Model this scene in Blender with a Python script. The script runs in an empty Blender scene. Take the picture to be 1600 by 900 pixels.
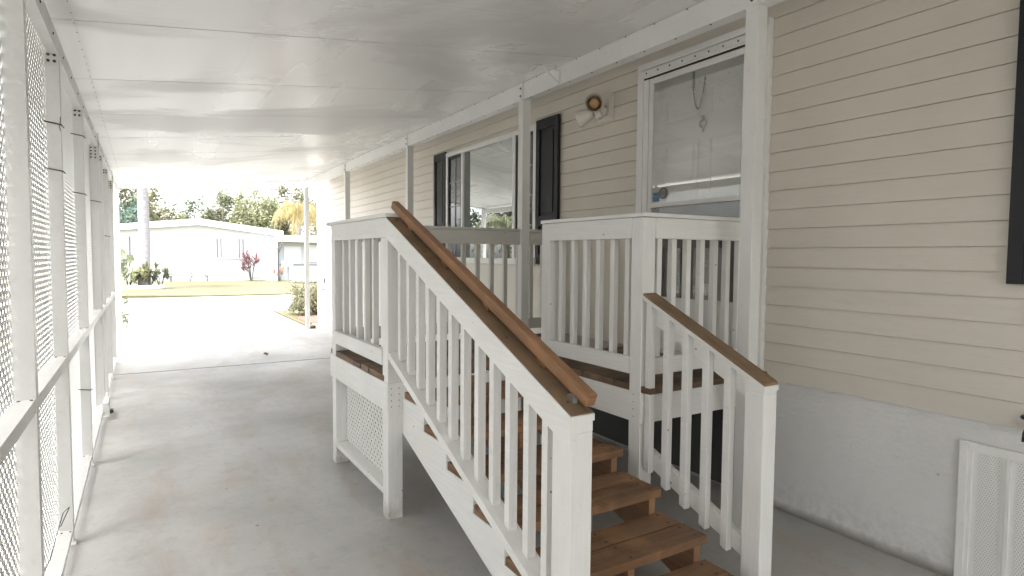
import bpy, math, random
from mathutils import Vector, Matrix
R = math.radians
random.seed(7)
scene = bpy.context.scene
col = scene.collection

# ------------------------------------------------------------------ camera
CAM = Vector((0, 0, 1.52))
yaw, pitch, roll = R(31.3567), R(2.9956), R(-0.4356)
fwd = Vector((math.sin(yaw)*math.cos(pitch), math.cos(yaw)*math.cos(pitch), -math.sin(pitch)))
rgt = Vector((math.cos(yaw), -math.sin(yaw), 0))
dwn = fwd.cross(rgt)
r2 = rgt*math.cos(roll) + dwn*math.sin(roll)
d2 = -rgt*math.sin(roll) + dwn*math.cos(roll)
camd = bpy.data.cameras.new('camera'); cam = bpy.data.objects.new('camera', camd); col.objects.link(cam)
m = Matrix.Identity(4)
for i in range(3):
    m[i][0] = r2[i]; m[i][1] = -d2[i]; m[i][2] = -fwd[i]; m[i][3] = CAM[i]
cam.matrix_world = m
camd.sensor_width = 36; camd.lens = 36*944.94/1600
camd.clip_start = .05; camd.clip_end = 2000
scene.camera = cam

# ------------------------------------------------------------------ sky, sun, exposure
SUN_EL, SUN_AZ = R(67), R(246)          # azimuth clockwise from +Y: behind, on the lattice side
world = bpy.data.worlds.new('World'); scene.world = world; world.use_nodes = True
wn = world.node_tree.nodes; wl = world.node_tree.links
bg = wn['Background']
sky = wn.new('ShaderNodeTexSky'); sky.sky_type = 'NISHITA'; sky.sun_disc = False
sky.sun_elevation = SUN_EL; sky.sun_rotation = SUN_AZ
sky.air_density = 1.0; sky.dust_density = 4.0; sky.ozone_density = 1.0
hs = wn.new('ShaderNodeHueSaturation'); hs.inputs['Saturation'].default_value = .2
wl.new(sky.outputs[0], hs.inputs['Color']); wl.new(hs.outputs[0], bg.inputs['Color'])
bg.inputs['Strength'].default_value = .15
sd = bpy.data.lights.new('sun', 'SUN'); sun = bpy.data.objects.new('sun', sd); col.objects.link(sun)
sd.energy = 1.35; sd.angle = R(16); sd.color = (1, .975, .94)
sv = Vector((math.sin(SUN_AZ)*math.cos(SUN_EL), math.cos(SUN_AZ)*math.cos(SUN_EL), math.sin(SUN_EL)))
sun.rotation_euler = (-sv).to_track_quat('-Z', 'Y').to_euler()
sun.location = sv*60
vs = scene.view_settings
scene.display_settings.display_device = 'sRGB'
vs.view_transform = 'Standard'; vs.look = 'None'; vs.gamma = 1; vs.use_curve_mapping = False
vs.exposure = 3.0
cy = scene.cycles
cy.max_bounces = 14; cy.diffuse_bounces = 8; cy.glossy_bounces = 6; cy.transparent_max_bounces = 16
cy.use_denoising = True
cy.sample_clamp_indirect = 12

# ------------------------------------------------------------------ materials
def srgb(h):
    c = [int(h[i:i+2], 16)/255 for i in (0, 2, 4)]
    return tuple(((x+.055)/1.055)**2.4 if x > .04045 else x/12.92 for x in c)

class NT:
    def __init__(s, name):
        s.m = bpy.data.materials.new(name); s.m.use_nodes = True
        s.n = s.m.node_tree.nodes; s.l = s.m.node_tree.links
        s.b = s.n['Principled BSDF']; s.out = s.n['Material Output']
    def new(s, t, **k):
        x = s.n.new(t)
        for a, v in k.items(): setattr(x, a, v)
        return x
    def coord(s, kind='Object', scale=(1, 1, 1)):
        tc = s.new('ShaderNodeTexCoord'); mp = s.new('ShaderNodeMapping')
        mp.inputs['Scale'].default_value = scale
        s.l.new(tc.outputs[kind], mp.inputs['Vector']); return mp.outputs[0]
    def noise(s, vec, scale, detail=4, rough=.6, dist=0):
        x = s.new('ShaderNodeTexNoise'); x.inputs['Scale'].default_value = scale
        x.inputs['Detail'].default_value = detail; x.inputs['Roughness'].default_value = rough
        x.inputs['Distortion'].default_value = dist
        s.l.new(vec, x.inputs['Vector']); return x.outputs['Fac']
    def ramp(s, fac, stops):
        x = s.new('ShaderNodeValToRGB'); e = x.color_ramp.elements
        while len(e) < len(stops): e.new(.5)
        for i, (p, c) in enumerate(stops):
            e[i].position = p; e[i].color = (*c, 1) if len(c) == 3 else c
        s.l.new(fac, x.inputs['Fac']); return x.outputs['Color']
    def val(s, fac, lo, hi, a=0, b=1):
        x = s.new('ShaderNodeMapRange'); x.inputs['From Min'].default_value = lo; x.inputs['From Max'].default_value = hi
        x.inputs['To Min'].default_value = a; x.inputs['To Max'].default_value = b
        s.l.new(fac, x.inputs['Value']); return x.outputs['Result']
    def mix(s, fac, a, b, blend='MIX'):
        x = s.new('ShaderNodeMix', data_type='RGBA', blend_type=blend)
        for sock, v in ((x.inputs[0], fac), (x.inputs[6], a), (x.inputs[7], b)):
            if hasattr(v, 'is_linked') or hasattr(v, 'links'): s.l.new(v, sock)
            elif isinstance(v, (int, float)): sock.default_value = v
            else: sock.default_value = (*v, 1)
        return x.outputs[2]
    def math(s, op, a, b=None):
        x = s.new('ShaderNodeMath', operation=op)
        for sock, v in ((x.inputs[0], a), (x.inputs[1], b)):
            if v is None: continue
            if isinstance(v, (int, float)): sock.default_value = v
            else: s.l.new(v, sock)
        return x.outputs[0]
    def attr(s, name='tint'):
        x = s.new('ShaderNodeAttribute', attribute_name=name); return x.outputs['Fac']
    def color(s, c):
        if isinstance(c, tuple): s.b.inputs['Base Color'].default_value = (*c, 1)
        else: s.l.new(c, s.b.inputs['Base Color'])
    def rough(s, v):
        if isinstance(v, (int, float)): s.b.inputs['Roughness'].default_value = v
        else: s.l.new(v, s.b.inputs['Roughness'])
    def bump(s, h, strength=.3, dist=.01):
        x = s.new('ShaderNodeBump'); x.inputs['Strength'].default_value = strength; x.inputs['Distance'].default_value = dist
        s.l.new(h, x.inputs['Height']); s.l.new(x.outputs[0], s.b.inputs['Normal'])

def plain(name, c, rough=.5, metal=0, spec=None):
    t = NT(name); t.color(c); t.rough(rough); t.b.inputs['Metallic'].default_value = metal
    if spec is not None: t.b.inputs['Specular IOR Level'].default_value = spec
    return t.m

def painted_wood(name, base, worn, amount=.5):
    t = NT(name)
    uv = t.coord('UV', (1.2, 26, 1)); uvb = t.coord('UV', (1, 1, 1)); ob = t.coord('Object')
    g = t.noise(uv, 3.0, 6, .65)                     # grain along the board
    blot = t.noise(ob, 2.2, 4, .6)
    chips = t.noise(t.coord('UV', (4, 22, 1)), 4.5, 5, .7)
    c = t.mix(t.val(g, .38, .72, 0, .5), base, tuple(x*.80 for x in base))
    c = t.mix(t.val(blot, .42, .72, 0, .55), c, tuple(x*f for x, f in zip(base, (.88, .87, .83))))
    c = t.mix(t.math('MULTIPLY', t.val(chips, .665, .70, 0, 1), amount), c, worn)
    sk = t.new('ShaderNodeTexVoronoi'); sk.inputs['Scale'].default_value = 8; t.l.new(ob, sk.inputs['Vector'])
    c = t.mix(t.val(sk.outputs['Distance'], .03, .05, .8, 0), c, (.12, .10, .08))
    pos = t.new('ShaderNodeNewGeometry'); sx = t.new('ShaderNodeSeparateXYZ'); t.l.new(pos.outputs['Position'], sx.inputs[0])
    low = t.val(sx.outputs[2], 0, .16, 1, 0)         # splash dirt at the feet
    dirt = t.math('MULTIPLY', low, t.val(t.noise(ob, 14, 4), .35, .65, 0, .75))
    c = t.mix(dirt, c, (.33, .28, .21))
    t.color(t.mix(t.val(t.attr(), 0, 1, 0, .12), c, tuple(x*.7 for x in base)))
    t.rough(t.val(blot, .3, .7, .42, .62)); t.bump(t.math('ADD', g, t.math('MULTIPLY', chips, .5)), .22, .004)
    return t.m

def raw_wood(name, dark, light, grey, rough=.68):
    t = NT(name)
    uv = t.coord('UV', (1.0, 18, 1)); ob = t.coord('Object')
    g = t.noise(uv, 2.6, 7, .68, .6); f = t.noise(t.coord('UV', (3, 90, 1)), 3, 3, .6)
    tone = t.math('ADD', t.math('MULTIPLY', g, .75), t.math('MULTIPLY', f, .25))
    c = t.ramp(tone, [(.28, dark), (.5, tuple((a+b)/2 for a, b in zip(dark, light))), (.72, light)])
    c = t.mix(t.val(t.noise(ob, 3.0, 5, .7), .40, .64, 0, .9), c, grey)
    c = t.mix(t.val(t.attr(), 0, 1, 0, .65), c, tuple(x*.55 for x in dark))
    knots = t.new('ShaderNodeTexVoronoi'); knots.inputs['Scale'].default_value = 2.3
    t.l.new(t.coord('UV', (1, 3.0, 1)), knots.inputs['Vector'])
    cr = t.noise(t.coord('UV', (.9, 48, 1)), 2.2, 4, .6, .4); c = t.mix(t.val(cr, .63, .67, 0, .85), c, tuple(x*.3 for x in dark))
    wr = t.noise(t.coord('Object'), 5, 3, .5); c = t.mix(t.val(wr, .5, .7, 0, .35), c, tuple(min(1, x*1.25) for x in light))
    c = t.mix(t.val(knots.outputs['Distance'], .03, .085, .85, 0), c, tuple(x*.28 for x in dark))
    t.color(c); t.rough(rough); t.bump(tone, .35, .004)
    return t.m

def leaf_mat(name, a, b, trans=.42):
    t = NT(name)
    t.color(t.mix(t.attr(), a, b)); t.rough(.55)
    tr = t.new('ShaderNodeBsdfTranslucent'); ms = t.new('ShaderNodeMixShader'); ms.inputs[0].default_value = trans
    t.l.new(t.mix(t.attr(), a, b), tr.inputs['Color'])
    t.l.new(t.b.outputs[0], ms.inputs[1]); t.l.new(tr.outputs[0], ms.inputs[2]); t.l.new(ms.outputs[0], t.out.inputs['Surface'])
    return t.m

M = {}
M['white_wood'] = painted_wood('white painted wood', (.82, .82, .80), (.36, .31, .25), .8)
M['shaded_white_wood'] = painted_wood('shade-greyed white painted wood', (.60, .59, .55), (.3, .27, .23), .8)  # white paint greyed in colour for the shade on the rear railing
M['tread'] = raw_wood('brown tread wood', (.060, .027, .012), (.43, .225, .105), (.25, .15, .088))
M['cap'] = raw_wood('weathered cap wood', (.09, .052, .028), (.33, .21, .115), (.22, .155, .095))
M['handrail'] = raw_wood('stained handrail wood', (.10, .046, .02), (.42, .215, .10), (.24, .125, .06), .5)
M['deck'] = raw_wood('old deck wood', (.065, .036, .022), (.32, .195, .115), (.21, .155, .11))
M['dark'] = plain('dark gap', (.02, .018, .016), .8)
M['nail'] = plain('nail heads', (.03, .022, .018), .5)

def enamel(name, c, rough, stain=(.5, .5, .47), amt=.3, bumpy=.05):
    t = NT(name); ob = t.coord('Object')
    n = t.noise(ob, 1.7, 5, .62); f = t.noise(ob, 28, 3, .6)
    cc = t.mix(t.val(n, .45, .75, 0, amt), c, stain)
    cc = t.mix(t.val(f, .58, .75, 0, .25), cc, stain)
    t.color(cc); t.rough(t.val(n, .3, .7, rough*.8, rough*1.25)); t.bump(f, bumpy, .003)
    return t.m
M['white_metal'] = enamel('white enamelled aluminium', (.72, .72, .70), .35)
M['screw'] = plain('screw heads', (.05, .045, .04), .5)
M['lattice'] = enamel('white lattice plastic', (.70, .70, .68), .45)
_l = NT('white lattice vinyl'); _l.color((.74, .74, .72)); _l.rough(.45)
_tr = _l.new('ShaderNodeBsdfTranslucent'); _tr.inputs['Color'].default_value = (.72, .72, .69, 1); _ms = _l.new('ShaderNodeMixShader'); _ms.inputs[0].default_value = .2
_l.l.new(_l.b.outputs[0], _ms.inputs[1]); _l.l.new(_tr.outputs[0], _ms.inputs[2]); _l.l.new(_ms.outputs[0], _l.out.inputs['Surface']); M['lattice'] = _l.m
M['vinyl'] = enamel('white vinyl trim', (.76, .76, .74), .4)
M['door_white'] = enamel('white door enamel', (.82, .81, .78), .4, (.74, .73, .70), .2, .02)
M['shutter'] = enamel('black shutter plastic', (.010, .011, .014), .6, (.025, .025, .028), .3)

def ceiling():
    t = NT('glossy white ceiling'); g = t.new('ShaderNodeNewGeometry')
    def mp(sx, sy):
        m_ = t.new('ShaderNodeMapping'); m_.inputs['Scale'].default_value = (sx, sy, 1); t.l.new(g.outputs['Position'], m_.inputs['Vector']); return m_.outputs[0]
    blot = t.noise(mp(.55, .75), .9, 7, .62, .6)         # dull wiped patches
    lane = t.noise(mp(1.5, .10), 1.3, 3, .5)              # soft lanes along the roof: reflected light put into the colour
    brush = t.noise(mp(1.2, 30), 1.4, 4, .6)              # fine brushed lines across
    edge = t.math('ADD', blot, t.math('MULTIPLY', t.math('SUBTRACT', brush, .5), .10))
    dull = t.val(edge, .50, .56, 0, 1)
    c = t.mix(t.math('MULTIPLY', dull, .55), (.765, .765, .755), (.60, .595, .58))
    c = t.mix(t.val(lane, .42, .66, 0, .30), c, (.64, .63, .615))
    t.color(t.mix(t.val(brush, .62, .8, 0, .15), c, (.58, .57, .55)))
    t.rough(t.math('ADD', t.math('MULTIPLY', dull, .14), t.val(lane, .3, .7, .22, .34))); t.bump(t.math('ADD', t.math('MULTIPLY', brush, .3), blot), .03, .012)
    t.b.inputs['Specular IOR Level'].default_value = .34
    return t.m
M['ceiling'] = ceiling()

def siding():
    t = NT('cream vinyl siding'); ob = t.coord('Object'); g = t.new('ShaderNodeNewGeometry')
    mp = t.new('ShaderNodeMapping'); mp.inputs['Scale'].default_value = (8, 3, 60); t.l.new(g.outputs['Position'], mp.inputs['Vector'])
    grain = t.noise(mp.outputs[0], 2.5, 4, .6)
    big = t.noise(ob, .9, 4, .6)
    c = t.mix(t.val(big, .35, .68, 0, .8), (.665, .622, .548), (.60, .56, .49))
    c = t.mix(t.val(grain, .5, .8, 0, .3), c, (.50, .465, .40))
    t.color(c); t.rough(.46); t.bump(grain, .08, .004)
    return t.m
M['siding'] = siding()

def stucco():
    t = NT('white painted stucco'); ob = t.coord('Object')
    n = t.noise(ob, 1.3, 5, .65); f = t.noise(ob, 22, 6, .7); sc = t.noise(t.coord('Object', (1, 3, 14)), 3, 5, .7, 1.0)
    c = t.mix(t.val(n, .4, .7, 0, .6), (.74, .735, .72), (.63, .625, .615))
    c = t.mix(t.val(sc, .68, .74, 0, .5), c, (.34, .34, .34))
    v = t.new('ShaderNodeTexVoronoi'); v.inputs['Scale'].default_value = 5; t.l.new(ob, v.inputs['Vector'])
    c = t.mix(t.val(v.outputs['Distance'], .02, .05, .5, 0), c, (.25, .25, .25))
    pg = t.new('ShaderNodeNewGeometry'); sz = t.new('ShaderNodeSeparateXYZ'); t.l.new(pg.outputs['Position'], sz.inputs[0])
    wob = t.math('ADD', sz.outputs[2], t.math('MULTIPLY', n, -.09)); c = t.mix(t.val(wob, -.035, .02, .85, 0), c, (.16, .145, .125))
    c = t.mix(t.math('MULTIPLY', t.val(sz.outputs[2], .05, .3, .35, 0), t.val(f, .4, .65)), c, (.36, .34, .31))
    t.color(c); t.rough(.8); t.bump(t.math('ADD', f, t.math('MULTIPLY', sc, .8)), .7, .014)
    return t.m
M['stucco'] = stucco()

def concrete(name, a, b, warm, joint=0):
    t = NT(name); g = t.new('ShaderNodeNewGeometry'); P = g.outputs['Position']
    n = t.noise(P, .75, 7, .62); f = t.noise(P, 45, 4, .7); st = t.new('ShaderNodeMapping')
    st.inputs['Scale'].default_value = (1.6, .55, 1); st.inputs['Rotation'].default_value = (0, 0, .5); t.l.new(P, st.inputs['Vector'])
    w = t.noise(st.outputs[0], 1.6, 6, .68, .6)
    c = t.mix(t.val(n, .36, .66), a, b)
    c = t.mix(t.val(w, .50, .66, 0, .75), c, warm)
    c = t.mix(t.val(f, .55, .8, 0, .35), c, tuple(x*.62 for x in b))
    g2 = t.noise(P, 9, 6, .75); c = t.mix(t.val(g2, .52, .72, 0, .45), c, tuple(x*.74 for x in b))
    sp = t.new('ShaderNodeTexVoronoi'); sp.inputs['Scale'].default_value = 2.6; t.l.new(P, sp.inputs['Vector'])
    c = t.mix(t.val(sp.outputs['Distance'], .012, .035, .8, 0), c, (.10, .08, .07))
    t.color(c); t.rough(t.val(n, .3, .7, .5, .72)); t.bump(f, .18, .004)
    return t.m
M['floor'] = concrete('old carport concrete', (.50, .49, .468), (.37, .364, .348), (.40, .35, .295))
M['road'] = concrete('sun bleached concrete', (.23, .227, .218), (.205, .202, .193), (.21, .20, .183))
M['path'] = concrete('pale path concrete', (.38, .375, .36), (.33, .325, .31), (.34, .32, .29))

def grass():
    t = NT('dry lawn'); g = t.new('ShaderNodeNewGeometry'); P = g.outputs['Position']
    n = t.noise(P, .5, 6, .65); f = t.noise(P, 18, 5, .75)
    c = t.ramp(n, [(.3, (.078, .072, .031)), (.52, (.105, .09, .042)), (.72, (.135, .107, .057))])
    t.color(t.mix(t.val(f, .4, .75, 0, .6), c, (.055, .055, .025))); t.rough(.9); t.bump(f, .6, .05)
    return t.m
M['grass'] = grass()
M['dirt'] = plain('dirt edge', (.10, .075, .05), .9)
def mulch():
    t = NT('red mulch'); f = t.noise(t.coord('Object'), 30, 4, .8)
    t.color(t.ramp(f, [(.35, (.16, .05, .04)), (.65, (.36, .12, .09))])); t.rough(.9); t.bump(f, .8, .04); return t.m
M['mulch'] = mulch()

def pane(name, base, rough, f0, tint=(1, 1, 1)):
    """opaque coated glass: dark room behind a partly reflecting sheet"""
    t = NT(name); gl = t.new('ShaderNodeBsdfGlossy'); gl.inputs['Roughness'].default_value = rough; gl.inputs['Color'].default_value = (*tint, 1)
    df = t.new('ShaderNodeBsdfDiffuse'); df.inputs['Color'].default_value = (*base, 1)
    lw = t.new('ShaderNodeFresnel'); lw.inputs['IOR'].default_value = f0
    ms = t.new('ShaderNodeMixShader'); t.l.new(lw.outputs[0], ms.inputs[0]); t.l.new(df.outputs[0], ms.inputs[1]); t.l.new(gl.outputs[0], ms.inputs[2])
    t.l.new(ms.outputs[0], t.out.inputs['Surface']); return t.m
M['mirror_glass'] = pane('sun film window glass', (.05, .055, .055), .004, 4.2, (.97, 1, .98))
M['dark_glass'] = pane('screened dark glass', (.016, .02, .021), .03, 1.75)
M['screen_glass'] = pane('dark storm door screen', (.035, .04, .038), .006, 2.6)
def clear():
    t = NT('clear storm glass'); gl = t.new('ShaderNodeBsdfGlossy'); gl.inputs['Roughness'].default_value = .003
    tr = t.new('ShaderNodeBsdfTransparent'); tr.inputs['Color'].default_value = (.97, .98, .97, 1)
    fr = t.new('ShaderNodeFresnel'); fr.inputs['IOR'].default_value = 4.4
    ms = t.new('ShaderNodeMixShader'); geo = t.new('ShaderNodeNewGeometry'); t.l.new(t.math('MULTIPLY', fr.outputs[0], t.math('SUBTRACT', 1, geo.outputs['Backfacing'])), ms.inputs[0]); t.l.new(tr.outputs[0], ms.inputs[1]); t.l.new(gl.outputs[0], ms.inputs[2])
    t.l.new(ms.outputs[0], t.out.inputs['Surface']); return t.m
M['clear_glass'] = clear()

def perforated():
    t = NT('perforated vinyl panel'); tc = t.new('ShaderNodeTexCoord'); sp = t.new('ShaderNodeSeparateXYZ'); t.l.new(tc.outputs['UV'], sp.inputs[0])
    u = t.math('MULTIPLY', sp.outputs[0], 1/.0105); v = t.math('MULTIPLY', sp.outputs[1], 1/.0105)
    row = t.math('FLOOR', v); off = t.math('MULTIPLY', t.math('MODULO', row, 2), .5)
    fu = t.math('SUBTRACT', t.math('FRACT', t.math('ADD', u, off)), .5); fv = t.math('SUBTRACT', t.math('FRACT', v), .5)
    d = t.math('SQRT', t.math('ADD', t.math('MULTIPLY', fu, fu), t.math('MULTIPLY', fv, fv)))
    hole = t.val(d, .20, .28, 1, 0)
    t.color(t.mix(hole, (.74, .74, .72), (.36, .36, .35))); t.rough(.45); return t.m
M['perforated'] = perforated()
M['lamp_white'] = plain('lamp white', (.68, .65, .60), .4)
M['lamp_shade'] = plain('aged lamp shade', (.46, .38, .31), .4)
M['bulb'] = plain('amber bulb', (.48, .31, .13), .2)
M['steel'] = plain('dull steel', (.42, .42, .41), .35, .9)
M['chain'] = plain('dark chain', (.16, .16, .15), .4, .8)
M['wire'] = plain('dark wire', (.07, .07, .065), .5)
M['blue'] = plain('blue sticker', (.07, .19, .32), .4)
M['mat'] = NT('grey mat').m
_t = NT('doormat weave'); _f = _t.noise(_t.coord('Object'), 120, 3, .7); _t.color(_t.ramp(_f, [(.35, (.33, .30, .29)), (.65, (.50, .47, .46))])); _t.rough(.95); _t.bump(_f, .6, .006); M['mat'] = _t.m
M['spigot'] = plain('dark blue valve', (.02, .022, .05), .4)
M['house_white'] = enamel('neighbour white wall', (.55, .575, .60), .6, (.49, .51, .54), .3)
M['house_roof'] = enamel('neighbour white roof', (.80, .79, .77), .6, (.7, .68, .64), .3)
M['slit'] = plain('dark window jamb', (.06, .06, .065), .6)
M['pale_blue'] = enamel('pale blue wall', (.40, .43, .45), .6, (.36, .39, .41), .3)
M['grey_box'] = plain('grey mailbox', (.22, .23, .22), .5)
M['trunk'] = NT('t').m
def bark(name, a, b, sc):
    t = NT(name); f = t.noise(t.coord('Object', (1, 1, sc)), 6, 5, .7)
    t.color(t.ramp(f, [(.35, a), (.65, b)])); t.rough(.9); t.bump(f, .7, .03); return t.m
M['trunk'] = bark('brown bark', (.05, .04, .03), (.15, .12, .09), .4)
M['palm_trunk'] = bark('grey palm trunk', (.19, .18, .19), (.31, .30, .305), 3)
M['leaf_dark'] = leaf_mat('dark leaves', (.08, .10, .07), (.16, .18, .12))
M['leaf_mid'] = leaf_mat('mid green leaves', (.12, .14, .085), (.23, .245, .15))  # tree greens paled and greyed: haze put into the leaf colour
M['leaf_olive'] = leaf_mat('olive leaves', (.12, .12, .07), (.24, .235, .14))
M['leaf_pale'] = leaf_mat('pale green leaves', (.16, .18, .10), (.31, .315, .18))
M['leaf_gold'] = leaf_mat('golden fronds', (.22, .175, .07), (.40, .33, .15))
M['leaf_blue'] = leaf_mat('blue green leaves', (.05, .09, .07), (.10, .15, .115))
M['leaf_red'] = leaf_mat('purple red leaves', (.13, .06, .07), (.25, .14, .14))
M['leaf_orange'] = leaf_mat('orange leaves', (.28, .12, .08), (.34, .21, .11))

# ------------------------------------------------------------------ mesh builder
class MB:
    def __init__(s): s.v = []; s.f = []; s.mi = []; s.uv = []; s.t = []
    def face(s, pts, mi=0, tint=0, uv=None):
        i = len(s.v); s.v += [tuple(p) for p in pts]; s.f.append(tuple(range(i, i+len(pts)))); s.mi.append(mi); s.t.append(tint)
        s.uv.append(uv or [(0, 0)]*len(pts))
    def hexa(s, c, mi=0, tint=None):
        """c: 8 corners, index bits x=1 y=2 z=4, x being the long way of the grain"""
        c = [Vector(p) for p in c]
        tint = random.random() if tint is None else tint
        i = len(s.v); s.v += [tuple(p) for p in c]; o = (random.uniform(0, 9), random.uniform(0, 9))
        for q, (ua, va) in (((0, 4, 6, 2), (1, 2)), ((1, 3, 7, 5), (1, 2)), ((0, 1, 5, 4), (0, 2)), ((2, 6, 7, 3), (0, 2)), ((0, 2, 3, 1), (0, 1)), ((4, 5, 7, 6), (0, 1))):
            s.f.append(tuple(i+k for k in q)); s.mi.append(mi); s.t.append(tint)
            L = [(c[1]-c[0]).length, (c[2]-c[0]).length, (c[4]-c[0]).length]
            s.uv.append([(o[0]+(k >> ua & 1)*L[ua], o[1]+(k >> va & 1)*L[va]) for k in q])
    def box(s, x0, x1, y0, y1, z0, z1, mi=0, tint=None):
        d = [x1-x0, y1-y0, z1-z0]; k = d.index(max(d)); o = (x0, y0, z0)
        ax = [k] + [a for a in (0, 1, 2) if a != k]
        if k == 1: ax = [1, 0, 2]
        c = []
        for b in range(8):
            p = list(o)
            for n in range(3):
                if b >> n & 1: p[ax[n]] += d[ax[n]]
            c.append(p)
        flip = (k == 1)
        s._hx(c, mi, tint, flip)
    def _hx(s, c, mi, tint, flip):
        n0 = len(s.f); s.hexa(c, mi, tint)
        if k_odd(c):
            for q in range(n0, len(s.f)): s.f[q] = tuple(reversed(s.f[q])); s.uv[q] = list(reversed(s.uv[q]))
    def beam(s, p0, p1, w, h, up=(0, 0, 1), mi=0, tint=None):
        """a bar from p0 to p1: w across, h along 'up' (made square to the bar)"""
        p0 = Vector(p0); p1 = Vector(p1); d = (p1-p0).normalized(); side = d.cross(Vector(up)).normalized(); u = side.cross(d)
        c = [p0 + (p1-p0)*(b & 1) + side*((.5 if b & 2 else -.5)*w) + u*((.5 if b & 4 else -.5)*h) for b in range(8)]
        s._hx(c, mi, tint, False)
    def prism(s, poly, axis, a, b, mi=0, tint=None):
        """poly: 2D outline in the other two axes (in x,y,z order), extruded along axis from a to b"""
        tint = random.random() if tint is None else tint
        def P(q, v):
            p = [q[0], q[1]]; p.insert(axis, v); return p
        n = len(poly); A = [P(q, a) for q in poly]; B = [P(q, b) for q in poly]
        s.face(A, mi, tint, [q for q in poly]); s.face(B[::-1], mi, tint, [q for q in poly[::-1]])
        for i in range(n):
            j = (i+1) % n; L = math.dist(poly[i], poly[j])
            s.face([A[j], A[i], B[i], B[j]], mi, tint, [(L, 0), (0, 0), (0, b-a), (L, b-a)])
    def tube(s, pts, r, n=8, mi=0, tint=0, cap=True):
        pts = [Vector(p) for p in pts]; rs = r if isinstance(r, (list, tuple)) else [r]*len(pts)
        rings = []; ref = None
        for i, p in enumerate(pts):
            d = (pts[min(i+1, len(pts)-1)] - pts[max(i-1, 0)]).normalized()
            if ref is None: ref = Vector((0, 0, 1)) if abs(d.z) < .9 else Vector((1, 0, 0))
            a = d.cross(ref).normalized(); b = a.cross(d); ref = b
            rings.append([p + (a*math.cos(2*math.pi*k/n) + b*math.sin(2*math.pi*k/n))*rs[i] for k in range(n)])
        base = len(s.v)
        for g in rings: s.v += [tuple(q) for q in g]
        for i in range(len(rings)-1):
            for k in range(n):
                k2 = (k+1) % n
                s.f.append((base+i*n+k, base+i*n+k2, base+(i+1)*n+k2, base+(i+1)*n+k)); s.mi.append(mi); s.t.append(tint)
                s.uv.append([(i, k/n), (i, (k+1)/n), (i+1, (k+1)/n), (i+1, k/n)])
        if cap:
            for q in (list(range(n))[::-1], [(len(rings)-1)*n+k for k in range(n)]):
                s.f.append(tuple(base+k for k in q)); s.mi.append(mi); s.t.append(tint); s.uv.append([(0, 0)]*n)
    def lathe(s, prof, o, ax, n=20, mi=0, cap=True):
        """prof: (radius, distance along ax) pairs"""
        o = Vector(o); ax = Vector(ax).normalized(); a = ax.cross(Vector((0, 0, 1)) if abs(ax.z) < .9 else Vector((1, 0, 0))).normalized(); c = ax.cross(a)
        base = len(s.v); m_ = len(prof)
        for r, h in prof:
            for k in range(n): s.v.append(tuple(o+ax*h+(a*math.cos(2*math.pi*k/n)+c*math.sin(2*math.pi*k/n))*max(r, .0004)))
        for i in range(m_-1):
            for k in range(n):
                k2 = (k+1) % n
                s.f.append((base+i*n+k, base+i*n+k2, base+(i+1)*n+k2, base+(i+1)*n+k)); s.mi.append(mi); s.t.append(0); s.uv.append([(0, 0)]*4)
        if cap:
            for q in (list(range(n))[::-1], [(m_-1)*n+k for k in range(n)]):
                s.f.append(tuple(base+k for k in q)); s.mi.append(mi); s.t.append(0); s.uv.append([(0, 0)]*n)
    def disc(s, c, nrm, r, n=7, mi=0, h=.003):
        nrm = Vector(nrm).normalized(); s.tube([Vector(c), Vector(c)+nrm*h], r, n, mi)
    def build(s, name, mats, parent=None, bevel=0, smooth=False):
        if not isinstance(mats, (list, tuple)): mats = [mats]
        off = Vector((0, 0, 0)); q = parent
        while q is not None: off += q.location; q = q.parent
        me = bpy.data.meshes.new(name)
        me.from_pydata([tuple(Vector(v)-off) for v in s.v], [], s.f)
        for m_ in mats: me.materials.append(m_)
        me.polygons.foreach_set('material_index', s.mi)
        uvl = me.uv_layers.new(name='UVMap'); uvl.data.foreach_set('uv', [x for f in s.uv for p in f for x in p])
        at = me.attributes.new('tint', 'FLOAT', 'FACE'); at.data.foreach_set('value', s.t)
        if smooth: me.polygons.foreach_set('use_smooth', [True]*len(s.f))
        me.update()
        o = bpy.data.objects.new(name, me); col.objects.link(o)
        if parent is not None: o.parent = parent
        if bevel:
            md = o.modifiers.new('bevel', 'BEVEL'); md.width = bevel; md.segments = 2; md.limit_method = 'ANGLE'; md.angle_limit = R(40)
        return o

def k_odd(c):
    a = Vector(c[1])-Vector(c[0]); b = Vector(c[2])-Vector(c[0]); d = Vector(c[4])-Vector(c[0])
    return a.cross(b).dot(d) < 0
def tag(o, label=None, cat=None, group=None, kind=None):
    if label: o['label'] = label
    if cat: o['category'] = cat
    if group: o['group'] = group
    if kind: o['kind'] = kind
    return o
def thing(name, loc, label, cat, group=None):
    o = bpy.data.objects.new(name, None); col.objects.link(o); o.location = loc; o.empty_display_size = .2
    return tag(o, label, cat, group)
def onebox(name, b, mat, parent=None, bevel=0, tint=None):
    q = MB(); q.box(*b, tint=tint); return q.build(name, mat, parent, bevel)

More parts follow.
